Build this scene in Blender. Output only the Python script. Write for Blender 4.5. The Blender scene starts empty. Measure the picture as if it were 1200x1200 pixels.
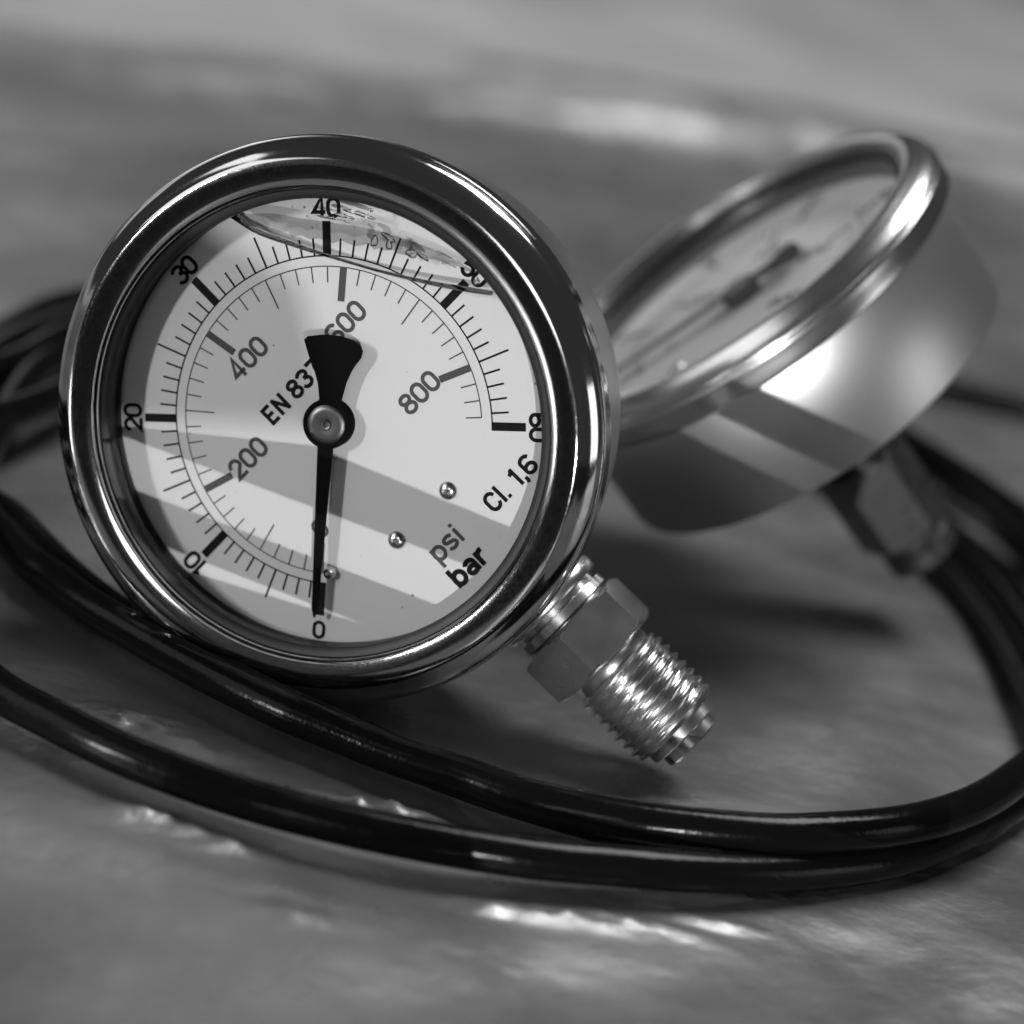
import bpy, bmesh, math, random
from mathutils import Vector, Matrix, noise
random.seed(4)
PI = math.pi
S = 0.001                                   # everything below is written in millimetres
C = bpy.context.scene.collection
sc = bpy.context.scene

# ------------------------------------------------------------------ camera
cam_d = bpy.data.cameras.new('camera'); cam = bpy.data.objects.new('camera', cam_d); C.objects.link(cam)
sc.camera = cam
R_cam = Matrix(((0.975419499, -0.220356059, 0.0), (0.0735568556, 0.325603895, -0.942640702), (0.207716590, 0.919470120, 0.333809090)))
cam.matrix_world = Matrix.Translation((0, 0, 111.436*S)) @ R_cam.to_4x4()
# (columns of R_cam^T are the camera axes seen from the world)
cam_d.sensor_width = 36; cam_d.lens = 75.0
cam_d.clip_start = 0.005; cam_d.clip_end = 200
cam_d.dof.use_dof = True; cam_d.dof.focus_distance = 0.2465; cam_d.dof.aperture_fstop = 10.8
cam_d.dof.aperture_blades = 7

# ------------------------------------------------------------------ light
world = bpy.data.worlds.new("World"); sc.world = world; world.use_nodes = True
wn = world.node_tree.nodes; wl = world.node_tree.links
wn['Background'].inputs[0].default_value = (1, 1, 1, 1)
wn['Background'].inputs[1].default_value = 0.035

def look(o, target):
    d = Vector(target) - o.location
    o.rotation_euler = d.to_track_quat('-Z', 'Y').to_euler()
def area(name, loc, target, sx, sy, power):
    d = bpy.data.lights.new(name, 'AREA'); d.shape = 'RECTANGLE'; d.size = sx; d.size_y = sy; d.energy = power
    o = bpy.data.objects.new(name, d); C.objects.link(o); o.location = Vector(loc)*S; look(o, Vector(target)*S); return o
def spot(name, loc, target, radius, power, angle, blend=0.2):
    d = bpy.data.lights.new(name, 'SPOT'); d.energy = power; d.shadow_soft_size = radius*S
    d.spot_size = math.radians(angle); d.spot_blend = blend
    o = bpy.data.objects.new(name, d); C.objects.link(o); o.location = Vector(loc)*S; look(o, Vector(target)*S); return o
# the window behind the table, to the right: lights the sheet and throws the shadows forward
area('back_window_light', (480, 820, 1700), (0, 260, 0), 0.85, 0.70, 27.0)
# tall window at the left front: dial, pointer and bezel shadows
area('side_window_light', (-23-745, 238-657, 33+190), (-23, 238, 33), 0.05, 0.20, 4.6)
# wide soft window at the left and a smaller one at the right
area('left_soft_window_light', (-1200, -150, 800), (0, 260, 30), 1.0, 0.8, 3.4)
area('right_soft_window_light', (950, -60, 210), (0, 260, 30), 0.30, 0.36, 0.6)
area('rear_left_window_light', (-950, 1500, 380), (0, 300, 30), 1.3, 0.40, 0.85)
area('front_window_light', (-220, -850, 265), (-23, 238, 33), 0.22, 0.26, 0.7)
# added low lamp, stands in for light bounced off the table onto the dials
LAMP = Vector((99, -203, 24))
spot('table_bounce_lamp', LAMP, (0, 260, 45), 0.25, 5.0, 40)
sc.view_settings.view_transform = 'Standard'; sc.view_settings.look = 'None'
sc.view_settings.exposure = 0.0; sc.view_settings.gamma = 1.0

# ------------------------------------------------------------------ materials
def mat(name, col=0.5, rough=0.5, metal=0.0, spec=0.5, coat=0.0):
    m = bpy.data.materials.new(name); m.use_nodes = True
    b = m.node_tree.nodes['Principled BSDF']
    b.inputs['Base Color'].default_value = (col, col, col, 1); b.inputs['Roughness'].default_value = rough
    b.inputs['Metallic'].default_value = metal; b.inputs['Specular IOR Level'].default_value = spec
    b.inputs['Coat Weight'].default_value = coat
    return m
def nodes(m): return m.node_tree.nodes, m.node_tree.links, m.node_tree.nodes['Principled BSDF']
def add_noise(m, scale, c0, c1, detail=4, vec_scale=None, inp='Base Color', dist=0.0, lo=0.3, hi=0.7):
    n, l, b = nodes(m)
    tc = n.new('ShaderNodeTexCoord'); mp = n.new('ShaderNodeMapping')
    if vec_scale: mp.inputs['Scale'].default_value = vec_scale
    t = n.new('ShaderNodeTexNoise'); t.inputs['Scale'].default_value = scale; t.inputs['Detail'].default_value = detail
    t.inputs['Distortion'].default_value = dist
    r = n.new('ShaderNodeMapRange'); r.inputs[1].default_value = lo; r.inputs[2].default_value = hi
    r.inputs[3].default_value = c0; r.inputs[4].default_value = c1
    l.new(tc.outputs['Object'], mp.inputs[0]); l.new(mp.outputs[0], t.inputs['Vector']); l.new(t.outputs[0], r.inputs[0])
    if inp == 'Base Color':
        cb = n.new('ShaderNodeCombineColor')
        for k in range(3): l.new(r.outputs[0], cb.inputs[k])
        l.new(cb.outputs[0], b.inputs[inp])
    else: l.new(r.outputs[0], b.inputs[inp])
    return t
def add_bump(m, scale, dist, strength=1.0, detail=3, vec_scale=None):
    n, l, b = nodes(m)
    tc = n.new('ShaderNodeTexCoord'); mp = n.new('ShaderNodeMapping')
    if vec_scale: mp.inputs['Scale'].default_value = vec_scale
    t = n.new('ShaderNodeTexNoise'); t.inputs['Scale'].default_value = scale; t.inputs['Detail'].default_value = detail
    bp = n.new('ShaderNodeBump'); bp.inputs['Distance'].default_value = dist*S; bp.inputs['Strength'].default_value = strength
    l.new(tc.outputs['Object'], mp.inputs[0]); l.new(mp.outputs[0], t.inputs['Vector']); l.new(t.outputs[0], bp.inputs['Height'])
    old = b.inputs['Normal'].links
    if old: l.new(old[0].from_socket, bp.inputs['Normal'])
    l.new(bp.outputs[0], b.inputs['Normal'])

M = {}
M['chrome'] = mat('polished_steel', 0.62, 0.10, 1.0)
add_noise(M['chrome'], 4000, 0.06, 0.13, inp='Roughness')
M['steel'] = mat('brushed_case_steel', 0.60, 0.37, 1.0)
add_bump(M['steel'], 700, 0.004, vec_scale=(1, 1, 0.06))
_n, _l, _b = nodes(M['steel']); _b.inputs['Anisotropic'].default_value = 0.6; _b.inputs['Base Color'].default_value = (0.64, 0.64, 0.64, 1); _b.inputs['Metallic'].default_value = 0.96
_t = _n.new('ShaderNodeTangent'); _t.direction_type = 'RADIAL'; _t.axis = 'Z'; _l.new(_t.outputs[0], _b.inputs['Tangent'])
M['satin'] = mat('satin_rim_steel', 0.72, 0.2, 1.0); add_noise(M['satin'], 90, 0.2, 0.26, inp='Roughness')
M['shaded_brass'] = mat('brass_painted_in_shade', 0.09, 0.45, 0.9); add_noise(M['shaded_brass'], 500, 0.35, 0.6, inp='Roughness')  # brass again, darkened to stand for the shadow on the rear stem
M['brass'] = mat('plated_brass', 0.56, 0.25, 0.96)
add_noise(M['brass'], 120, 0.2, 0.3, inp='Roughness')
M['dial'] = mat('dial_white', 0.74, 0.45)
add_noise(M['dial'], 2200, 0.46, 0.56, lo=0.22, hi=0.34)
def specks(m, scale, size, dark):
    n, l, b = nodes(m); src = b.inputs['Base Color'].links[0].from_socket
    tc = n.new('ShaderNodeTexCoord'); v = n.new('ShaderNodeTexVoronoi'); v.inputs['Scale'].default_value = scale
    l.new(tc.outputs['Object'], v.inputs['Vector'])
    sp = n.new('ShaderNodeSeparateColor'); l.new(v.outputs['Color'], sp.inputs[0])
    r = n.new('ShaderNodeMath'); r.operation = 'MULTIPLY'; r.inputs[1].default_value = size; l.new(sp.outputs[0], r.inputs[0])
    c = n.new('ShaderNodeMath'); c.operation = 'LESS_THAN'; l.new(v.outputs['Distance'], c.inputs[0]); l.new(r.outputs[0], c.inputs[1])
    g = n.new('ShaderNodeMath'); g.operation = 'GREATER_THAN'; g.inputs[1].default_value = .8; l.new(sp.outputs[1], g.inputs[0])
    k = n.new('ShaderNodeMath'); k.operation = 'MULTIPLY'; l.new(c.outputs[0], k.inputs[0]); l.new(g.outputs[0], k.inputs[1])
    mx = n.new('ShaderNodeMix'); mx.data_type = 'RGBA'; l.new(k.outputs[0], mx.inputs[0]); l.new(src, mx.inputs[6]); mx.inputs[7].default_value = (dark, dark, dark, 1)
    l.new(mx.outputs[2], b.inputs['Base Color'])
specks(M['dial'], 520, 0.10, 0.22)
M['ink'] = mat('dial_black_ink', 0.006, 0.6, spec=0.1)
M['grey_ink'] = mat('dial_grey_ink', 0.06, 0.5, spec=0.2)
M['black'] = mat('pointer_black', 0.003, 0.7, spec=0.05)
M['gasket'] = mat('black_gasket', 0.012, 0.5)
M['pin'] = mat('pin_steel', 0.6, 0.22, 1.0)
M['cap'] = mat('hub_cap_metal', 0.13, 0.38, 1.0); add_bump(M['cap'], 900, 0.02)
M['rubber'] = mat('black_hose_rubber', 0.004, 0.2, spec=0.12)
add_bump(M['rubber'], 900, 0.035); add_bump(M['rubber'], 2500, 0.02); add_noise(M['rubber'], 250, 0.11, 0.22, inp='Roughness')

def clear(name, ior):
    m = bpy.data.materials.new(name); m.use_nodes = True; n = m.node_tree.nodes; l = m.node_tree.links
    n.clear(); o = n.new('ShaderNodeOutputMaterial'); mx = n.new('ShaderNodeMixShader'); fr = n.new('ShaderNodeFresnel')
    tr = n.new('ShaderNodeBsdfTransparent'); gl = n.new('ShaderNodeBsdfGlossy')
    fr.inputs[0].default_value = ior; gl.inputs['Roughness'].default_value = 0.01
    ge = n.new('ShaderNodeNewGeometry'); sb = n.new('ShaderNodeMath'); sb.operation = 'SUBTRACT'; sb.inputs[0].default_value = 1.0
    mu = n.new('ShaderNodeMath'); mu.operation = 'MULTIPLY'; l.new(ge.outputs['Backfacing'], sb.inputs[1])
    l.new(fr.outputs[0], mu.inputs[0]); l.new(sb.outputs[0], mu.inputs[1]); l.new(mu.outputs[0], mx.inputs[0]); l.new(tr.outputs[0], mx.inputs[1]); l.new(gl.outputs[0], mx.inputs[2]); l.new(mx.outputs[0], o.inputs[0])
    return m
M['glass'] = clear('window_glass', 1.14)
M['liquid'] = clear('glycerine', 1.06)
def refr(name, ior, rough=0.0):
    m = bpy.data.materials.new(name); m.use_nodes = True; n = m.node_tree.nodes; l = m.node_tree.links
    n.clear(); o = n.new('ShaderNodeOutputMaterial'); g = n.new('ShaderNodeBsdfGlass'); g.inputs['IOR'].default_value = ior
    g.inputs['Roughness'].default_value = rough
    l.new(g.outputs[0], o.inputs[0]); return m
M['bead'] = refr('clear_droplet', 1.45, 0.02)
M['menis'] = refr('meniscus_liquid', 1.3, 0.05); M['menis'].node_tree.nodes['Glass BSDF'].inputs['Color'].default_value = (.45, .45, .45, 1)

def shade_band_material():
    m = clear('painted_bubble_shade', 1.3); n = m.node_tree.nodes
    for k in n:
        if k.bl_idname == 'ShaderNodeBsdfTransparent': k.inputs[0].default_value = (.60, .60, .60, 1)  # grey tint darkens the air space in place of the bezel's shadow
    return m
M['bubble_shade'] = shade_band_material()
def table_material():
    m = mat('satin_foil_sheet', 0.2, 0.4, 0.5)
    add_noise(m, 14, 0.15, 0.27, detail=5, vec_scale=(1, 1.6, 1), dist=0.6)
    add_noise(m, 60, 0.22, 0.48, inp='Roughness')
    add_bump(m, 15, 3.0, detail=2, vec_scale=(1, 1.3, 1))
    add_bump(m, 55, 0.55, detail=5, vec_scale=(1, 1.5, 1))
    add_bump(m, 150, 0.35, detail=5)
    add_bump(m, 1400, 0.006, detail=2)
    b = m.node_tree.nodes['Principled BSDF']; b.inputs['Specular IOR Level'].default_value = 0.5; b.inputs['Coat Weight'].default_value = 0.0; b.inputs['Coat Roughness'].default_value = 0.16
    return m
M['table'] = table_material()
M['pale'] = mat('painted_lit_fold_cloth', 0.34, 0.6, spec=0.3); add_noise(M['pale'], 9, 0.27, 0.44, detail=5, dist=0.5); add_bump(M['pale'], 9, 8.0, vec_scale=(.6, 1.6, 1)); add_bump(M['pale'], 30, 1.5)
M['floor'] = mat('dark_floor', 0.12, 0.7)

# ------------------------------------------------------------------ helpers
class MB:
    def __init__(s): s.v = []; s.f = []
    def add(s, vs, fs):
        o = len(s.v); s.v += [tuple(v) for v in vs]; s.f += [tuple(i+o for i in f) for f in fs]; return s
    def build(s, name, m, parent=None, smooth=True, angle=35, xf=None):
        me = bpy.data.meshes.new(name)
        vs = s.v if xf is None else [tuple(xf @ Vector(v)) for v in s.v]
        me.from_pydata([(a*S, b*S, c*S) for a, b, c in vs], [], s.f); me.materials.append(m)
        bm = bmesh.new(); bm.from_mesh(me); bmesh.ops.remove_doubles(bm, verts=bm.verts, dist=1e-7)
        bmesh.ops.recalc_face_normals(bm, faces=bm.faces); bm.to_mesh(me); bm.free()
        if smooth: me.shade_smooth(); me.set_sharp_from_angle(angle=math.radians(angle))
        o = bpy.data.objects.new(name, me); C.objects.link(o); o.parent = parent; return o
def lathe(mb, prof, n=96, closed=False, xf=None):
    vs = []; fs = []; k = len(prof)
    for i in range(n):
        a = 2*PI*i/n; c, s_ = math.cos(a), math.sin(a)
        for r, z in prof: vs.append((r*c, r*s_, z))
    for i in range(n):
        j = (i+1) % n
        for q in range(k if closed else k-1):
            p = (q+1) % k; fs.append((i*k+q, j*k+q, j*k+p, i*k+p))
    if xf is not None: vs = [tuple(xf @ Vector(v)) for v in vs]
    return mb.add(vs, fs)
def smooth_prof(pts, sub=5):
    out = []
    for i in range(len(pts)-1):
        p0 = pts[max(i-1, 0)]; p1 = pts[i]; p2 = pts[i+1]; p3 = pts[min(i+2, len(pts)-1)]
        for k in range(sub):
            t = k/sub
            out.append(tuple(0.5*((2*p1[d]) + (-p0[d]+p2[d])*t + (2*p0[d]-5*p1[d]+4*p2[d]-p3[d])*t*t + (-p0[d]+3*p1[d]-3*p2[d]+p3[d])*t**3) for d in range(len(p1))))
    out.append(tuple(pts[-1])); return out
def ribbon(mb, pts, w, z, closed=False):
    P = [Vector(p).to_2d() for p in pts]; n = len(P); vs = []; fs = []
    for i in range(n):
        a = P[i-1] if (i or closed) else None; b = P[(i+1) % n] if (i < n-1 or closed) else None
        d0 = (P[i]-a).normalized() if a is not None else (b-P[i]).normalized()
        d1 = (b-P[i]).normalized() if b is not None else d0
        n0 = Vector((-d0.y, d0.x)); n1 = Vector((-d1.y, d1.x)); m = n0+n1
        m = m.normalized() if m.length > 1e-6 else n0
        q = m*(w/2/max(0.45, m.dot(n0)))
        vs += [(P[i].x+q.x, P[i].y+q.y, z), (P[i].x-q.x, P[i].y-q.y, z)]
    for i in range(n if closed else n-1):
        j = (i+1) % n; fs.append((2*i, 2*i+1, 2*j+1, 2*j))
    mb.add(vs, fs)
def arc(cx, cy, rx, ry, a0, a1, n=14):
    return [(cx+rx*math.cos(math.radians(a0+(a1-a0)*i/n)), cy+ry*math.sin(math.radians(a0+(a1-a0)*i/n))) for i in range(n+1)]
# condensed sans serif glyphs drawn as strokes: (advance, [(points, closed), ...]) inside a unit-high box
T_ = 0.075
def glyph(ch):
    w = 0.55; t = T_; r = w/2; top = 1-t; bot = t
    stad = arc(r, top-r, r, r, 0, 180, 12)+arc(r, bot+r, r, r, 180, 360, 12)
    if ch == '0': return w, [(stad, True)]
    if ch == '1': return 0.34, [([(0.27, 0), (0.27, 1)], False), ([(0.02, .76), (0.14, .79), (0.27, .93)], False)]
    if ch == '2': return w, [(arc(r, top-r, r, r, 180, -20, 12)+[(w*.80, .50), (w*.30, .25), (0.02, bot), (w+.04, bot)], False)]
    if ch == '3': return w, [(arc(r, top-.19, r, .19, 170, -70, 12)+[(w*.45, .53)], False), ([(w*.45, .531)]+arc(r, bot+.23, r, .23, 70, -170, 14), False)]
    if ch == '4': return w+.04, [([(w*.8, 0), (w*.8, 1), (0.0, .27), (w+.08, .27)], False)]
    if ch == '5': return w, [([(w, top), (0.06, top), (0.02, .52)]+arc(r, bot+.25, r, .27, 120, -160, 16), False)]
    if ch == '6': return w, [(arc(r, bot+.22, r, .22, 180, 540, 24), True), ([(0, bot+.22), (0, .66)]+arc(r, top-.19, r, .19, 180, 15, 10), False)]
    if ch == '7': return w, [([(0, top), (w, top), (w*.62, .55), (w*.38, 0)], False)]
    if ch == '8': return w, [(arc(r, bot+.22, r, .22, 0, 360, 24)[:-1], True), (arc(r, top-.19, r*.92, .19, 0, 360, 24)[:-1], True)]
    if ch == 'E': return w, [([(w, top), (t, top), (t, bot), (w, bot)], False), ([(t, .51), (w*.9, .51)], False)]
    if ch == 'N': return w+.06, [([(t, 0), (t, 1)], False), ([(w+.06-t*.2, 0), (w+.06-t*.2, 1)], False), ([(t, .93), (w+.04, .07)], False)]
    if ch == 'C': return w, [(arc(r, top-r, r, r, 10, 180, 10)+arc(r, bot+r, r, r, 180, 350, 10), False)]
    if ch == 'l': return 0.10, [([(0.05, 0), (0.05, 1)], False)]
    if ch == 'i': return 0.10, [([(0.05, 0), (0.05, .72)], False), ([(0.05, .84), (0.05, 1)], False)]
    if ch == 'p': return w, [([(0.02, -.28), (0.02, .74)], False), (arc(r, .37, r, .30, 0, 360, 20)[:-1], True)]
    if ch == 'b': return w, [([(0.02, 0), (0.02, 1)], False), (arc(r, .37, r, .30, 0, 360, 20)[:-1], True)]
    if ch == 's': return w*.9, [(arc(r*.9, .53, r*.9, .145, 20, 230, 10)+arc(r*.9, .225, r*.9, .155, 50, -160, 12), False)]
    if ch == 'a': return w*.95, [(arc(r*.9, .50, r*.85, .17, 165, 0, 8)+[(w*.88, .35), (w*.88, 0)], False), (arc(r*.85, .225, r*.8, .16, 0, 360, 16)[:-1], True)]
    if ch == 'r': return w*.6, [([(0.02, 0), (0.02, .74)], False), (arc(w*.6, .42, w*.55, .25, 175, 80, 8), False)]
    if ch == '.': return 0.10, [([(0.05, 0), (0.05, .17)], False)]
    if ch == ',': return 0.10, [([(0.06, .17), (0.06, .02), (0.0, -.14)], False)]
    return 0.18, []
def text(s, cx, cy, ang, h, weight, m, name, parent, z0=0.03, gap=0.17):
    mb = MB(); adv = 0; items = []
    for ch in s:
        w, st = glyph(ch); items.append((adv, st)); adv += w+gap
    adv -= gap; k = 0; ca, sa = math.cos(ang), math.sin(ang)
    for x0, st in items:
        for pts, cl in st:
            P = []
            for x, y in pts:
                X = (x+x0-adv/2)*h; Y = (y-0.5)*h; P.append((cx+X*ca-Y*sa, cy+X*sa+Y*ca))
            if cl and (Vector(P[0])-Vector(P[-1])).length < 1e-5: P = P[:-1]
            ribbon(mb, P, weight, z0+0.003*(k % 4), cl); k += 1
    return mb.build(name, m, parent, smooth=False)

def tag(o, label, cat=None, group=None, kind=None):
    o['label'] = label
    if cat: o['category'] = cat
    if group: o['group'] = group
    if kind: o['kind'] = kind

# ------------------------------------------------------------------ the sheet the things lie on
FOLD = [(-420, 470), (-191, 585), (-80, 663), (-29, 695), (58, 740), (150, 765), (420, 800)]
CREASE = [(-75, 225), (-44, 189), (-24, 176), (-11, 172.5), (10, 176), (24, 187), (51, 205), (67, 232), (80, 262)]
DENTS = [(-8, 211.2, 6.5, 2.0, 1.6), (-2, 210.4, 4, 1.6, 1.2), (-29.5, 198.2, 5, 1.7, 1.2), (-22, 196.4, 4, 1.5, 0.9), (-37, 219.6, 6, 2.4, 1.4), (-31, 216.6, 4, 1.8, 1.0), (8, 196.2, 5, 1.2, 0.9), (15, 197.6, 6, 1.1, 1.0), (23, 199.6, 6, 1.1, 0.9), (31, 203.0, 5, 1.1, 0.8), (26, 229, 3, 2.0, 1.0), (-12, 186, 4, 1.6, 0.5)]
def seg_dist(x, y, line):
    best = 1e9; side = 0
    for (ax, ay), (bx, by) in zip(line, line[1:]):
        dx, dy = bx-ax, by-ay; t = max(0, min(1, ((x-ax)*dx+(y-ay)*dy)/(dx*dx+dy*dy)))
        px, py = ax+t*dx-x, ay+t*dy-y; d = math.hypot(px, py)
        if d < best: best = d; side = (dx*(y-ay)-dy*(x-ax))
    return best*(1 if side > 0 else -1)
def height(x, y):
    h = -0.9 + 0.9*noise.noise(Vector((x/55, y/40, 1.3))) + 0.35*noise.noise(Vector((x/17, y/12, 4.3)))
    r = math.hypot(x-10, (y-300)/1.0)
    far = max(0.0, min(1.0, (y-500)/80)); far = far*far*(3-2*far)
    if y > 420:
        d = seg_dist(x, y, FOLD)
        h += far*15*math.exp(-(d/24)**2)
        h += far*6*noise.noise(Vector((x/330, (y-.3*x)/45, 8.1)))+far*2*noise.noise(Vector((x/90, (y-.3*x)/30, 2.7)))
    if y < 290:
        d = seg_dist(x, y, CREASE); h -= 0.0*d
        h += -0.55*math.exp(-(d/7.0)**2) if abs(d) < 40 else 0
    h = min(h, 0.0) if y < 420 else h
    if y < 250:
        for bx, by, sx, sy, a in DENTS:
            dx, dy = (x-bx)/sx, (y-by)/sy
            if abs(dx) < 3 and abs(dy) < 3:
                h += a*math.exp(-dx*dx-dy*dy)*(0.75+0.8*noise.noise(Vector((x/2.2, y/1.6, bx))))
    return h
def axis(lo, hi, mid0, mid1, fine, coarse):
    out = []; v = lo
    while v < hi:
        out.append(v); v += fine if mid0 <= v < mid1 else coarse
    out.append(hi); return out
xs = axis(-2600, 2600, -560, 700, 4.5, 85); ys = axis(104, 4200, 120, 1100, 3.5, 70)
xs = sorted(set([x for x in xs if not -110 < x < 110]+[-110+2*i for i in range(30)]+[-50+0.8*i for i in range(106)]+[36+2*i for i in range(38)]))
ys = sorted(set([y for y in ys if not 140 < y < 330]+[140+2*i for i in range(13)]+[166+0.7*i for i in range(86)]+[227+2*i for i in range(52)]))
mb = MB()
mb.add([(x, y, height(x, y)) for y in ys for x in xs],
       [(j*len(xs)+i, j*len(xs)+i+1, (j+1)*len(xs)+i+1, (j+1)*len(xs)+i) for j in range(len(ys)-1) for i in range(len(xs)-1)])
sheet = mb.build('table_sheet', M['table'], angle=180)
tag(sheet, 'grey crinkled satin sheet spread under the gauges and hose', kind='structure')

def fold_y(x):
    for (ax, ay), (bx, by) in zip(FOLD, FOLD[1:]):
        if x <= bx: return ay+(by-ay)*(x-ax)/(bx-ax) if x > ax else ay+(x-ax)*0.3
    return FOLD[-1][1]+(x-FOLD[-1][0])*0.1
mb = MB(); cx_ = axis(-2500, 2500, -560, 900, 8, 100); rows = [0, 0.3, 1.5, 4, 8, 14, 20]+[26+9*i for i in range(60)]+[600+70*i for i in range(46)]
def pale_h(x, d):
    y = fold_y(x)+d; e = min(1, d/9.0)
    return 15+(5.5*math.sqrt(max(0.0, 1-(1-e)**2)))-4+8*noise.noise(Vector((x/300, (y-.35*x)/70, 3.1)))*min(1, .3+d/60)+3*noise.noise(Vector((x/110, (y-.2*x)/45, 7.7)))*min(1, .3+d/60)+12*noise.noise(Vector(((x+y*.5)/400, (y-.3*x)/110, 9.7)))
vs = [(x, fold_y(x)-24+d+7*noise.noise(Vector((x/60, 2.2, 0)))+3*noise.noise(Vector((x/22, 5.2, 0))), pale_h(x, d)-(13 if k == 0 else 0)) for k, d in enumerate(rows) for x in cx_]
mb.add(vs, [(j*len(cx_)+i, j*len(cx_)+i+1, (j+1)*len(cx_)+i+1, (j+1)*len(cx_)+i) for j in range(len(rows)-1) for i in range(len(cx_)-1)])  # added sheet; its paler colour stands in for light past the fold
o = mb.build('added_lit_fold_sheet', M['pale'], angle=180); tag(o, 'added crumpled sheet behind the fold, painted paler for the light there', kind='structure')
mb = MB(); mb.add([(-60000, -60000, -720), (60000, -60000, -720), (60000, 60000, -720), (-60000, 60000, -720)], [(0, 1, 2, 3)])
o = mb.build('floor', M['floor'], smooth=False); tag(o, 'dark floor far below the sheet', kind='structure')

# added light blocker, unseen; its bars shape the low lamp's light
GY = 30.0
Rd = Matrix(((0.51631021, -0.83546403, -0.18821163), (-0.01003661, 0.21385222, -0.97681446), (0.85634282, 0.50622828, 0.10202886)))
Td = Vector((-23.04, 238.402, 32.973))
def through(p):
    p = Vector(p); t = (GY-LAMP.y)/(p.y-LAMP.y); return LAMP+(p-LAMP)*t
def blocker_bar(root, quad):
    q = [through(p) for p in quad]; mb = MB()
    mb.add([tuple(p) for p in q]+[(p.x, p.y-1.2, p.z) for p in q], [(0, 1, 2, 3), (7, 6, 5, 4), (0, 4, 5, 1), (1, 5, 6, 2), (2, 6, 7, 3), (3, 7, 4, 0)])
    return mb.build('blocker_bar', M['gasket'], root, smooth=False)
def dp(u, v): return Rd @ Vector((u, v, 0))+Td
blocker = bpy.data.objects.new('light_blocker', None); C.objects.link(blocker)
tag(blocker, 'added unseen light blocker, cut to throw dark bars on the dials', 'blocker')
blocker_bar(blocker, [dp(-3.6, -0.6), dp(8.8, -27.7), dp(2.4, -28.2), dp(-22.1, 20.6)])
blocker_bar(blocker, [dp(-26.6, 16.5), dp(-4.0, -28.7), dp(-12.0, -24.9), dp(-26.7, 4.9)])
blocker_bar(blocker, [dp(-28.0, 2.6), dp(-11.0, -25.8), dp(-22.0, -40.0), dp(-45.0, -5.0)])
def ext(a, b, e0, e1):
    a = Vector(a); b = Vector(b); return a+(a-b)*e0, b+(b-a)*e1
u0, u1 = ext((23.1, 271.1, 41.1), (47.4, 274.3, 35), .45, .3); v0, v1 = ext((17.5, 273, 36.2), (43.5, 273.4, 30), .25, .3)
blocker_bar(blocker, [u0, u1, v1, v0])
u0, u1 = ext((13.7, 275.9, 32), (39.2, 273.6, 26.3), .12, .5)
blocker_bar(blocker, [u0, u1, u1+Vector((0, 0, -22)), u0+Vector((0, 0, -22))])
GY = -160.0
blocker_bar(blocker, [dp(-22, 21.5), dp(0.0, -1.0), dp(9.0, 14.0), dp(2, 40)])
# ------------------------------------------------------------------ gauges
def case_part(root, back_hole=False):
    mb = MB()
    prof = [(28.3, 0.2), (31.1, 0.2), (31.3, -0.4), (31.3, -17.2), (31.15, -17.75), (30.7, -18.0), (29.6, -18.1), (28.8, -17.8), (0.01, -17.8)]
    lathe(mb, prof, 160); return mb.build('case', M['steel'], root, angle=40)
def bezel_part(root, ri, m):
    # ri = radius where the flat front ring ends and the inner lip drops to the window
    mb = MB()
    outer = smooth_prof([(31.4, -0.6), (32.9, -0.55), (33.35, -0.3), (33.45, 0.2), (33.45, 1.8), (33.45, 2.7), (33.3, 2.95), (33.1, 3.05), (33.15, 3.2), (33.1, 3.55), (32.8, 4.1), (32.1, 4.85), (31.4, 5.4), (31.0, 5.72), (30.7, 5.88), (30.35, 5.93)], 6)
    w = 30.35-ri
    outer += [(30.35-w*.18, 5.92), (30.35-w*.42, 5.88), (30.35-w*.66, 5.80), (ri+.3, 5.68), (ri+.1, 5.6), (ri, 5.42), (ri-.03, 5.0)]
    bead = [(ri-.1, 4.7), (ri-.13, 4.95), (ri-.2, 5.02), (ri-.32, 5.0), (ri-.4, 4.85), (ri-.45, 4.5), (ri-.5, 4.1), (ri-.5, 3.7)]
    lathe(mb, outer+bead+[(max(28.5, ri+.6), 3.5), (30.8, 2.6)], 240, closed=True); return mb.build('bezel', m, root, angle=32)
def gasket_part(root, ri):
    k = ri-27.8
    mb = MB(); lathe(mb, [(27.29+k, 4.45), (26.9+k, 4.35), (26.4+k, 4.15), (26.25+k, 3.95), (26.25+k, 2.9), (26.6+k, 0.15), (27.29+k, 0.15)], 160, closed=True)
    return mb.build('gasket', M['gasket'], root)
def disc(mb, r, z0, z1, n=160):
    lathe(mb, [(0.01, z1), (r, z1), (r, z0), (0.01, z0)], n)
def a_bar(b): return math.radians(225-4.5*b)
def a_psi(p): return math.radians(225-4.5*p/14.5038)
def tick(mb, a, r0, r1, w, z):
    c, s_ = math.cos(a), math.sin(a)
    mb.add([(r0*c-w/2*s_, r0*s_+w/2*c, z), (r1*c-w/2*s_, r1*s_+w/2*c, z), (r1*c+w/2*s_, r1*s_-w/2*c, z), (r0*c+w/2*s_, r0*s_-w/2*c, z)], [(0, 1, 2, 3)])
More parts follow.
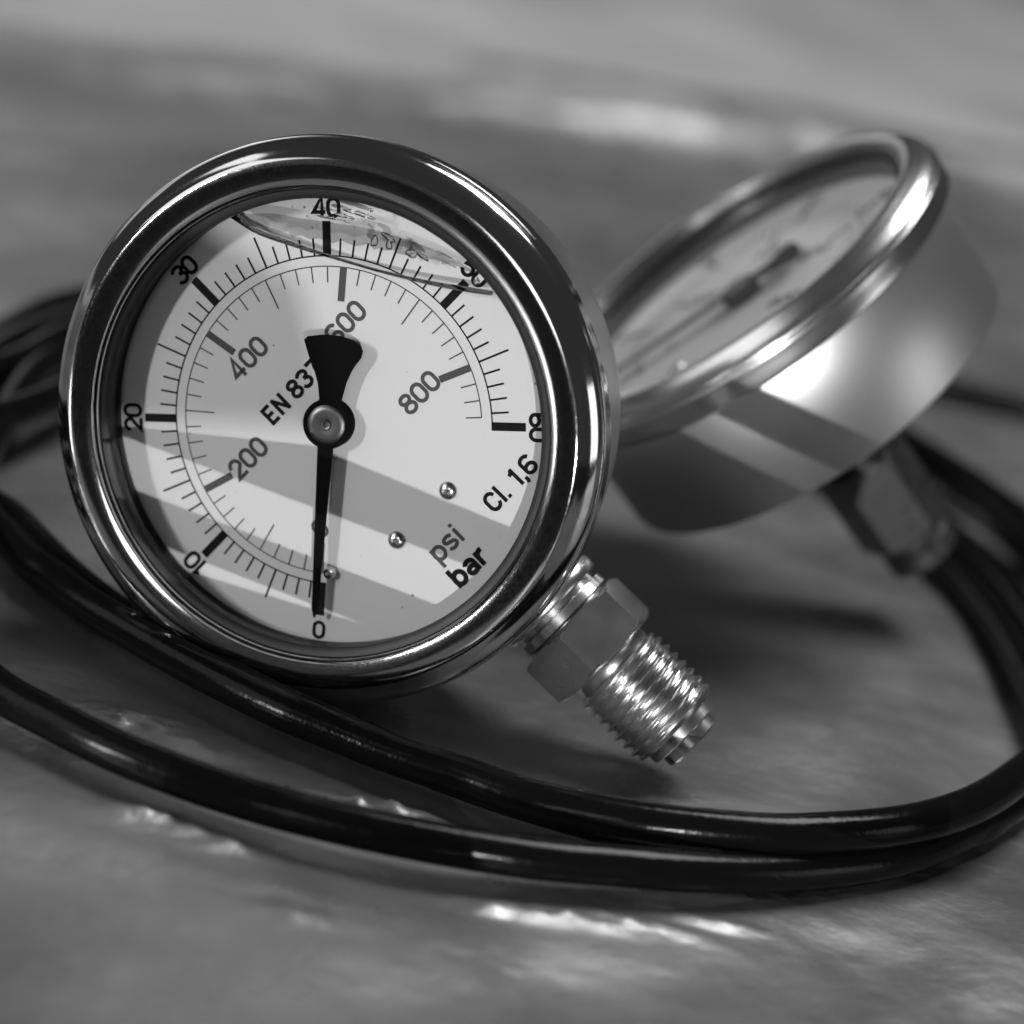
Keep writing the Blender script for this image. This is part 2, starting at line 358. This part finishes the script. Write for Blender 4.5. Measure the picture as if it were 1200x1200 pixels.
def dial_part(root, ri):
    mb = MB(); disc(mb, 26.6+ri-27.8, -0.5, 0.0); d = mb.build('dial', M['dial'], root)
    for b in range(0, 61):
        if b == 1: continue
        mb = MB(); bb = 1.1 if b == 0 else b
        if b % 10 == 0: tick(mb, a_bar(bb), 19.42, 23.5, 1.0, 0.034); nm = 'major_tick'
        elif b % 5 == 0: tick(mb, a_bar(bb), 19.42, 23.3, 0.24, 0.031); nm = 'scale_tick'
        else: tick(mb, a_bar(bb), 19.42, 21.55, 0.23, 0.031); nm = 'scale_tick'
        mb.build(nm, M['ink'], d, smooth=False)
    for p in range(0, 861, 20):
        if p == 20: continue
        mb = MB(); pp = 16 if p == 0 else p
        if p % 200 == 0 and p: tick(mb, a_psi(pp), 14.3, 18.3, 0.85, 0.034); nm = 'major_tick'
        elif p % 100 == 0: tick(mb, a_psi(pp), 14.6, 18.3, 0.17, 0.031); nm = 'scale_tick'
        else: tick(mb, a_psi(pp), 16.4, 18.3, 0.16, 0.031); nm = 'scale_tick'
        mb.build(nm, M['grey_ink'], d, smooth=False)
    mb = MB(); ribbon(mb, [(19.5*math.cos(a_bar(1.1+58.9*i/140)), 19.5*math.sin(a_bar(1.1+58.9*i/140))) for i in range(141)], 0.17, 0.025)
    mb.build('scale_arc', M['ink'], d, smooth=False)
    mb = MB(); ribbon(mb, [(18.28*math.cos(a_psi(16+844*i/140)), 18.28*math.sin(a_psi(16+844*i/140))) for i in range(141)], 0.14, 0.025)
    mb.build('scale_arc', M['grey_ink'], d, smooth=False)
    for b in (10, 20, 30, 40, 50, 60):
        a = a_bar(b); text(str(b), 25.05*math.cos(a), 25.05*math.sin(a), a-PI/2, 2.35, 0.45, M['ink'], 'numeral', d)
    a = math.radians(-140.1); text('0', 25.3*math.cos(a), 25.3*math.sin(a), a-PI/2, 2.2, 0.42, M['ink'], 'numeral', d)
    for s_, x, y in (('200', -10.7, 4.25), ('400', -2.0, 12.45), ('600', 9.75, 6.9), ('800', 10.3, -5.0)):
        text(s_, x, y, 0.0, 2.5, 0.46, M['grey_ink'], 'numeral', d, gap=0.22)
    text('0', -10.3, -7.8, 0.0, 2.4, 0.34, M['grey_ink'], 'numeral', d)
    text('EN 837', -0.9, 5.85, 0.0, 2.3, 0.46, M['ink'], 'lettering', d, gap=0.2)
    text('psi', -0.25, -19.55, 0.0, 2.6, 0.46, M['grey_ink'], 'lettering', d, gap=0.22)
    text('bar', -0.15, -23.3, 0.0, 2.6, 0.6, M['ink'], 'lettering', d, gap=0.24)
    text('Cl. 1,6', 10.6, -19.9, 0.03, 2.4, 0.46, M['ink'], 'lettering', d, gap=0.2)
    return d
def pointer_part(root):
    P = [(4.89, 8.14), (5.25, 8.75), (5.85, 8.72), (7.2, 7.65), (8.6, 6.1), (9.4, 4.6), (9.66, 3.6), (9.35, 2.85), (8.6, 2.45), (7.5, 2.35), (6.62, 2.18), (5.08, 1.63), (3.6, 0.85), (2.0, 0.0), (0, 0), (0.15, 1.9), (1.6, 2.75), (2.7, 4.0), (3.6, 5.5), (4.25, 7.0)]
    mb = MB(); n = len(P); z0, z1 = 1.55, 1.85
    mb.add([(x, y, z1) for x, y in P]+[(x, y, z0) for x, y in P], [tuple(range(n)), tuple(range(2*n-1, n-1, -1))]+[(i, (i+1) % n, n+(i+1) % n, n+i) for i in range(n)])
    a = math.radians(-140.4); c, s_ = math.cos(a), math.sin(a)
    Q = [(1.0, 0.98), (22.3, 0.36), (23.4, 0.06), (23.4, -0.06), (22.3, -0.36), (1.0, -0.98)]
    Q = [(r*c-t*s_, r*s_+t*c) for r, t in Q]; n = len(Q); z1 = 1.852
    mb.add([(x, y, z1) for x, y in Q]+[(x, y, z0) for x, y in Q], [tuple(range(n)), tuple(range(2*n-1, n-1, -1))]+[(i, (i+1) % n, n+(i+1) % n, n+i) for i in range(n)])
    p = mb.build('pointer', M['black'], root, smooth=False)
    mb = MB(); lathe(mb, [(0.01, 1.95), (2.2, 1.95), (2.55, 1.98), (2.88, 1.9), (2.95, 1.7), (2.95, 0.05)], 64); mb.build('hub', M['black'], p)
    mb = MB(); lathe(mb, [(0.01, 1.99), (0.3, 1.99), (0.34, 2.2), (0.55, 2.24), (0.7, 2.08), (1.6, 2.16), (2.1, 2.1), (2.3, 1.96)], 48); mb.build('hub_cap', M['cap'], p)
    return p
def pins(root):
    for x, y, r, h in ((4.5, -15.4, 1.12, 0.55), (-4.33, -15.26, 1.12, 0.55), (-13.2, -12.4, 0.85, 1.0)):
        mb = MB(); lathe(mb, [(0.01, h*.7), (0.22, h*.72), (0.36, h), (0.6, h*.93), (r*.85, h*.6), (r, 0.02)], 32, xf=Matrix.Translation((x, y, 0)))
        mb.build('rivet', M['pin'], root)
def hexprism(mb, z0, z1, af, ch, rot):
    n = 48; R = af/2/math.cos(PI/6); ri = af/2*1.0; rows = []
    def rr(i):
        b = (2*PI*i/n) % (PI/3)-PI/6; return af/2/math.cos(b)
    def row(z, lim): return [(min(rr(i), lim)*math.cos(2*PI*i/n+rot), min(rr(i), lim)*math.sin(2*PI*i/n+rot), z) for i in range(n)]
    rings = [row(z0, ri*0.97), row(z0+.02, ri)]+[row(z0+(R-ri)*k/6*ch, ri+(R-ri)*k/6) for k in range(1, 7)]
    rings += [row(z1-(R-ri)*k/6*ch, ri+(R-ri)*k/6) for k in range(6, 0, -1)]+[row(z1-.02, ri), row(z1, ri*0.97)]
    vs = [p for r in rings for p in r]; fs = []; m_ = len(rings)
    for k in range(m_-1):
        for i in range(n): fs.append((k*n+i, k*n+(i+1) % n, (k+1)*n+(i+1) % n, (k+1)*n+i))
    fs.append(tuple(range(n-1, -1, -1))); fs.append(tuple((m_-1)*n+i for i in range(n))); mb.add(vs, fs)
def thread(mb, z0, z1, rmaj, rmin, pitch):
    n = 64; step = pitch/10; k = int((z1-z0)/step); vs = []; fs = []
    for j in range(k+1):
        z = z0+(z1-z0)*j/k; ent = min(1, (z1-z)/1.1, (z-z0)/0.8)
        for i in range(n):
            ph = ((z/pitch - i/n) % 1); tri = 1-abs(2*ph-1); tri = min(1, max(0, (tri-0.12)/0.76))
            r = rmin+(rmaj-rmin)*tri
            r = min(r, rmin+0.15+(rmaj-rmin)*max(0, ent)); vs.append((r*math.cos(2*PI*i/n), r*math.sin(2*PI*i/n), z))
    for j in range(k):
        for i in range(n): fs.append((j*n+i, j*n+(i+1) % n, (j+1)*n+(i+1) % n, (j+1)*n+i))
    mb.add(vs, fs)
def stem_part(root, xf, s0, hexrot, dz=0.0):
    # stem frame: +Z runs outwards along the stem, z = distance from the gauge axis
    mb = MB(); lathe(mb, [(5.6, s0), (5.6, 31.9), (6.9, 32.0), (7.1, 32.3), (7.1, 33.6), (6.9, 33.9), (5.9, 33.95), (5.9, 34.7), (6.6, 34.8), (6.7, 35.9), (5.8, 36.2), (5.8, 37)], 64)
    st = mb.build('stem', M['brass'], root, xf=xf)
    mb = MB(); hexprism(mb, 36.3, 42.9, 14.0, 0.55, hexrot); mb.build('hex_nut', M['brass'], st, xf=xf, angle=25)
    mb = MB(); lathe(mb, [(6.2, 42.9), (5.5, 43.1), (5.4, 43.2), (5.4, 44.4), (5.7, 44.6)], 64); thread(mb, 44.4, 54.4, 6.4, 5.7, 1.337)
    lathe(mb, [(5.85, 54.4), (5.3, 54.5), (4.95, 54.6), (4.95, 55.7), (4.7, 55.9), (3.0, 55.95), (0.01, 55.95)], 64)
    mb.build('screw_thread', M['brass'], st, xf=xf, angle=50)
    mb = MB()
    for sg in (1, -1):                      # two lugs left standing either side of the slot
        a0 = math.asin(1.0/3.9); P = [(3.9*math.cos(a0+(PI-2*a0)*i/16), sg*3.9*math.sin(a0+(PI-2*a0)*i/16)) for i in range(17)]; n = len(P)
        P = [(x*math.cos(.9)-y*math.sin(.9), x*math.sin(.9)+y*math.cos(.9)) for x, y in P]
        mb.add([(x, y, 55.9) for x, y in P]+[(x, y, 57.2) for x, y in P]+[(x*.94, y*.94, 57.45) for x, y in P], [tuple(range(n)), tuple(range(2*n, 3*n))]+[(k*n+i, k*n+(i+1) % n, (k+1)*n+(i+1) % n, (k+1)*n+i) for k in (0, 1) for i in range(n)])
    mb.build('spigot', M['brass'], st, xf=xf, angle=30)
    return st

def back_stem(root, xf):
    mb = MB(); lathe(mb, [(6.6, 31.9), (6.6, 33.0), (5.4, 33.2), (5.4, 47.0)], 64); st = mb.build('stem', M['shaded_brass'], root, xf=xf)
    mb = MB(); hexprism(mb, 44.5, 59.0, 12.6, 0.6, math.radians(20)); mb.build('hex_nut', M['shaded_brass'], st, xf=xf, angle=25)
    mb = MB(); lathe(mb, [(5.0, 58.9), (5.0, 61.0), (5.6, 61.4), (5.7, 64), (0.01, 64)], 48); mb.build('screw_thread', M['shaded_brass'], st, xf=xf)
def make_gauge(Rm, T, side_stem):
    root = bpy.data.objects.new('pressure_gauge', None); C.objects.link(root)
    root.matrix_world = Matrix.Translation(Vector(T)*S) @ Matrix(Rm).to_4x4()
    root.empty_display_size = 0.02
    ri = 27.8 if side_stem else 29.0
    case_part(root); bezel_part(root, ri, M['chrome'] if side_stem else M['satin']); gasket_part(root, ri); dial_part(root, ri); pointer_part(root); pins(root)
    mb = MB(); disc(mb, 26.7+ri-27.8, 2.9, 3.65); g = mb.build('window_glass', M['glass'], root)
    if side_stem:
        a = math.radians(-88.2); d = Vector((math.cos(a), math.sin(a), 0)); z = d; x = Vector((0, 0, 1)); y = z.cross(x)
        xf = Matrix.Translation((0, 0, -9)) @ Matrix((x, y, z)).transposed().to_4x4()
        stem_part(root, xf, 30.0, math.radians(-2))
    else:
        xf = Matrix.Translation((0, 0, 14.2+0.0)) @ Matrix(((1, 0, 0), (0, -1, 0), (0, 0, -1))).to_4x4()
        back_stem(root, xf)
    return root
R1 = ((0.51631021, -0.83546403, -0.18821163), (-0.01003661, 0.21385222, -0.97681446), (0.85634282, 0.50622828, 0.10202886))
g1 = make_gauge(R1, (-23.03982623, 238.40224008, 32.97302496), True)
tag(g1, 'liquid filled pressure gauge facing the viewer, bubble at top, resting on its threaded stem', 'pressure gauge', 'round steel pressure gauges')
R2 = Matrix(((0.68210723, -0.04931935, -0.72958709), (-0.04931935, 0.99234837, -0.1131915), (0.72958709, 0.1131915, 0.6744556))) @ Matrix.Rotation(math.radians(-33), 3, 'Z')
g2 = make_gauge(R2, (25.83934855, 302.31081057, 44.23039545), False)
tag(g2, 'blurred pressure gauge lying tilted on the hose behind, dial turned upwards', 'pressure gauge', 'round steel pressure gauges')

# glycerine filling of the front gauge: level surface, meniscus bead and drops in the air space
CH = [(9.95, 24.55), (10.3, 21.6), (12.58, 16.9), (14.73, 12.9), (17.54, 7.95), (20.89, 2.72), (23.4, -0.75), (25.35, -3.3)]
CHs = smooth_prof(CH, 6)
SHADE_TOP = [(11.0, 23.5), (13.3, 21.3), (15.6, 18.2), (18.3, 14.7), (20.8, 11.2), (22.9, 7.4), (24.6, 3.6), (25.6, 0.4)]
SHADE_BOT = [(10.9, 22.6), (12.3, 19.8), (14.0, 16.8), (16.3, 13.9), (19.2, 10.0), (21.6, 6.4), (23.9, 2.9), (25.3, 0.0)]
def liquid(root):
    mb = MB(); a0 = math.atan2(CH[-1][1], CH[-1][0]); a1 = math.atan2(CH[0][1], CH[0][0]); n = 90; loop = []
    for i in range(n+1):
        a = a0-(2*PI-(a1-a0))*i/n; loop.append((26.1*math.cos(a), 26.1*math.sin(a)))
    inner = [(x*0.985, y*0.985) for x, y in CHs]
    P = loop+inner; k = len(P)
    back = [(x+0.25, y+0.15) for x, y in inner]; B = loop+back
    mb.add([(x, y, 2.86) for x, y in P]+[(x, y, 0.12) for x, y in B], [tuple(range(k)), tuple(range(2*k-1, k-1, -1))]+[(i, (i+1) % k, k+(i+1) % k, k+i) for i in range(k)])
    lq = mb.build('liquid_filling', M['liquid'], root, smooth=False)
    mb = MB(); n = 12; vs = []; fs = []; L = [(x, y, 2.35) for x, y in CHs]
    for i, p in enumerate(L):
        a = Vector(L[max(0, i-1)]); b = Vector(L[min(len(L)-1, i+1)]); t = (b-a).normalized(); u = Vector((0, 0, 1)); v = t.cross(u)
        f = i/(len(L)-1); rv = 0.24+0.07*math.sin(9*f)+(0.45*(1-f/0.12) if f < 0.12 else 0); ru = 0.34
        for j in range(n):
            q = Vector(p)+v*rv*math.cos(2*PI*j/n)+u*ru*math.sin(2*PI*j/n); vs.append(tuple(q))
    for i in range(len(L)-1):
        for j in range(n): fs.append((i*n+j, i*n+(j+1) % n, (i+1)*n+(j+1) % n, (i+1)*n+j))
    fs += [tuple(range(n)), tuple(range((len(L)-1)*n, len(L)*n))]; mb.add(vs, fs)
    mb.build('meniscus', M['menis'], lq)
    FT = smooth_prof(SHADE_TOP, 6); FB = smooth_prof(SHADE_BOT, 6); mb = MB(); n = len(FT)
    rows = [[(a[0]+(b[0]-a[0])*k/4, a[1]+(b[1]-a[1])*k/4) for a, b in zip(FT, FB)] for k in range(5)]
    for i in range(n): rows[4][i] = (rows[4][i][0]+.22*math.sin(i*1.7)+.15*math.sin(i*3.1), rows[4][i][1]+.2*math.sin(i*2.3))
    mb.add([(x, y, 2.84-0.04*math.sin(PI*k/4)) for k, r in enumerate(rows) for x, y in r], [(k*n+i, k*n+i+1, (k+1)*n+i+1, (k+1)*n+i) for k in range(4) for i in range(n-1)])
    mb.build('bubble_shade_band', M['bubble_shade'], lq)  # painted band standing in for the bezel's shadow in the bubble
    rnd = random.Random(11); mb = MB()
    def drop(x, y, rx, ry, rot, z=2.86, d=0.35):
        vs = []; fs = []; n = 14; rings = 5
        for k in range(rings+1):
            ph = PI/2*k/rings
            for j in range(n):
                a = 2*PI*j/n; X = rx*math.cos(ph)*math.cos(a)*(1+.2*math.sin(3*a+x)); Y = ry*math.cos(ph)*math.sin(a)
                vs.append((x+X*math.cos(rot)-Y*math.sin(rot), y+X*math.sin(rot)+Y*math.cos(rot), z-d*math.sin(ph)))
        for k in range(rings):
            for j in range(n): fs.append((k*n+j, k*n+(j+1) % n, (k+1)*n+(j+1) % n, (k+1)*n+j))
        fs.append(tuple(range(n))); mb.add(vs, fs)
    up = math.radians(30)
    for x, y, rx, ry, ro in ((19.3, 14.9, 0.22, 1.3, .55), (20.7, 13.9, .26, 2.2, .5), (21.3, 9.6, .35, 1.0, .2), (19.8, 10.4, .7, .45, .5), (20.7, 8.9, .6, .4, .9), (22.6, 5.6, .26, 1.3, .1), (21.9, 6.4, .5, .75, .5), (25.1, -1.2, .45, .4, .2), (18.0, 15.9, .13, 1.9, .62), (18.5, 15.2, .1, 1.5, .5), (22.1, 13.1, .25, .25, 0), (24.2, 2.5, .1, 1.0, .3)):
        drop(x, y, rx, ry, ro, d=0.5)
    for _ in range(8):
        t = rnd.random(); x = 12.5+11.5*t+rnd.uniform(.5, 2.5); y = 20-20*t+rnd.uniform(.5, 2.5)
        if math.hypot(x, y) < 25.6: drop(x, y, rnd.uniform(.06, .15), rnd.uniform(.08, .2), rnd.uniform(0, 3))
    o = mb.build('droplets', M['bead'], lq); o['kind'] = 'stuff'
liquid(g1)

# ------------------------------------------------------------------ hose coil
def tube(name, pts, r, m, sub=10, n=20):
    P = [Vector(p) for p in smooth_prof(pts, sub)]; mb = MB(); vs = []; fs = []
    up = Vector((0, 0, 1))
    for i, p in enumerate(P):
        t = (P[min(i+1, len(P)-1)]-P[max(i-1, 0)]).normalized(); v = t.cross(up).normalized(); u = v.cross(t)
        for j in range(n):
            a = 2*PI*j/n; q = p+(v*math.cos(a)+u*math.sin(a))*r; vs.append(tuple(q))
    for i in range(len(P)-1):
        for j in range(n): fs.append((i*n+j, i*n+(j+1) % n, (i+1)*n+(j+1) % n, (i+1)*n+j))
    fs += [tuple(range(n)), tuple(range((len(P)-1)*n, len(P)*n))]; mb.add(vs, fs)
    return mb.build(name, m, angle=60)
coil = []
# turn 1: upper front strand, tight bend at the right, back under the tilted gauge
F1 = [(-67.8, 260.3), (-62.9, 254.1), (-58.3, 248.2), (-54.1, 243.5), (-50.2, 239.7), (-46.6, 236.8), (-43.2, 234.5), (-36.9, 230.3), (-30.9, 226.7), (-25.1, 223.6), (-20.0, 221.2), (-14.1, 219.2), (-8.9, 217.3), (-3.8, 215.6), (1.0, 214.2), (8, 212.6), (14, 211.6), (21, 211.0), (28, 211.4), (36, 212.8), (43, 215.6), (50, 219.6), (56, 224.8), (61.5, 231.2), (66.5, 239), (72.6, 251)]
H1 = [2.6]*13+[2.8, 3.1, 3.5, 4.0, 4.6, 5.2, 5.8, 6.3, 6.6, 6.6, 6.6, 6.5, 5.8]
coil += [(-77.5, 300, 2.8), (-74, 275, 2.6)]+[(x, y+(1.4 if -56 < x < 5 else 0.4), h) for (x, y), h in zip(F1, H1)]
coil += [(77, 266, 4), (77.5, 284, 2.6), (76, 305, 2.5), (71.5, 328, 2.5), (62, 352, 2.5), (45, 378, 2.6), (18, 398, 2.6), (-15, 400, 2.6), (-48, 384, 2.6), (-70, 352, 2.6)]
# turn 2: lower front strand
coil += [(-76, 318, 6.5), (-74.5, 290, 6.5), (-69, 252, 4.6), (-61, 226, 2.6), (-52.9, 213.9, 2.5), (-43.8, 208.3, 2.5), (-35.5, 204.4, 2.5), (-25.2, 201.4, 2.5), (-14.5, 200.0, 2.5), (-1.6, 200.2, 2.5), (10, 201.7, 2.5), (18.1, 203.9, 2.5), (26.6, 206.4, 2.5), (36.3, 211, 2.2), (46.6, 217.6, 2.0), (54.3, 224.3, 2.0), (61.5, 233.2, 2.0), (71.1, 247.1, 2.2), (80, 266, 2.5), (82.5, 290, 2.5), (81.5, 313, 2.5), (77, 336, 2.5), (66, 362, 2.6), (45, 386, 2.6), (18, 405, 2.6), (-15, 408, 2.6), (-50, 392, 2.6), (-76, 362, 2.6)]
# turn 3: strand tucked behind turn 1 at the left, crossing under it to the front right
coil += [(-82, 330, 2.6), (-81, 300, 2.6), (-74, 273, 1.8), (-64.3, 262.6, 1.7), (-54.8, 250.8, 1.7), (-47.2, 243.0, 1.7), (-40.6, 237.9, 1.7), (-34.6, 233.8, 1.7), (-23.3, 227.0, 1.7), (-12.6, 222.6, 1.6), (-2.6, 219.2, 1.5), (8, 216.6, 1.4), (20, 215.3, 1.4), (31, 216.4, 1.5), (42, 219.6, 1.6), (52, 224.6, 1.7), (60.5, 232.2, 1.7), (67.5, 242, 1.7), (80, 268, 2.2), (90, 295, 3), (92, 330, 2.6), (87.5, 357, 2.6), (79, 374, 2.6), (70, 388, 2.6), (45, 410, 2.7), (15, 424, 2.7), (-20, 424, 2.7), (-58, 405, 2.7), (-83, 370, 2.7), (-89, 340, 3), (-88, 310, 3), (-84, 285, 4), (-80, 262, 5), (-84, 240, 4)]
coil_o = tube('hose_coil', coil, 2.34, M['rubber'])
tag(coil_o, 'coil of glossy black hose wound in several loops round the gauges', 'hose')
# second length of hose lying along the coil
b2 = [(-120, 200, 2.5), (-118, 240, 3), (-100, 270, 6), (-86, 292, 7.2), (-79.5, 310, 7.4), (-77, 330, 7.2), (-70, 352, 6.8), (-58, 378, 6), (-20, 418, 6), (20, 430, 6), (60, 440, 4), (84, 446.5, 2.6), (104, 448, 2.5), (140, 440, 2.5), (185, 405, 2.5)]
b2_o = tube('loose_hose', b2, 2.4, M['rubber'])
tag(b2_o, 'black hose leaving the bundle and running off at the right edge above the others', 'hose')
b4 = [(-95, 190, 2.5), (-98, 220, 3), (-90, 250, 6.8), (-79, 275, 7.2), (-72.5, 291, 7.2), (-69, 307, 7), (-65, 328, 7), (-53, 356, 7), (-30, 402, 7), (10, 412, 7), (50, 396, 7), (75, 366, 7), (86, 334, 6.5), (100, 300, 3), (140, 280, 2.5)]
b5 = [(-100, 190, 2.5), (-104, 240, 4), (-92, 284, 5.5), (-84.5, 303, 7), (-82, 325, 7.2), (-74.5, 349, 7.4), (-56, 380, 7.2), (-20, 403, 7.2), (25, 409, 7.2), (62, 388, 7.2), (84, 352, 7), (104, 318, 3), (150, 300, 2.5)]
b5_o = tube('loose_hose', b5, 2.35, M['rubber'])
tag(b5_o, 'middle strand of the dark blurred hose bundle at the left edge', 'hose')
b4_o = tube('loose_hose', b4, 2.4, M['rubber'])
tag(b4_o, 'lowest strand of the dark blurred hose bundle at the left edge', 'hose')

print('objects', len(bpy.data.objects))
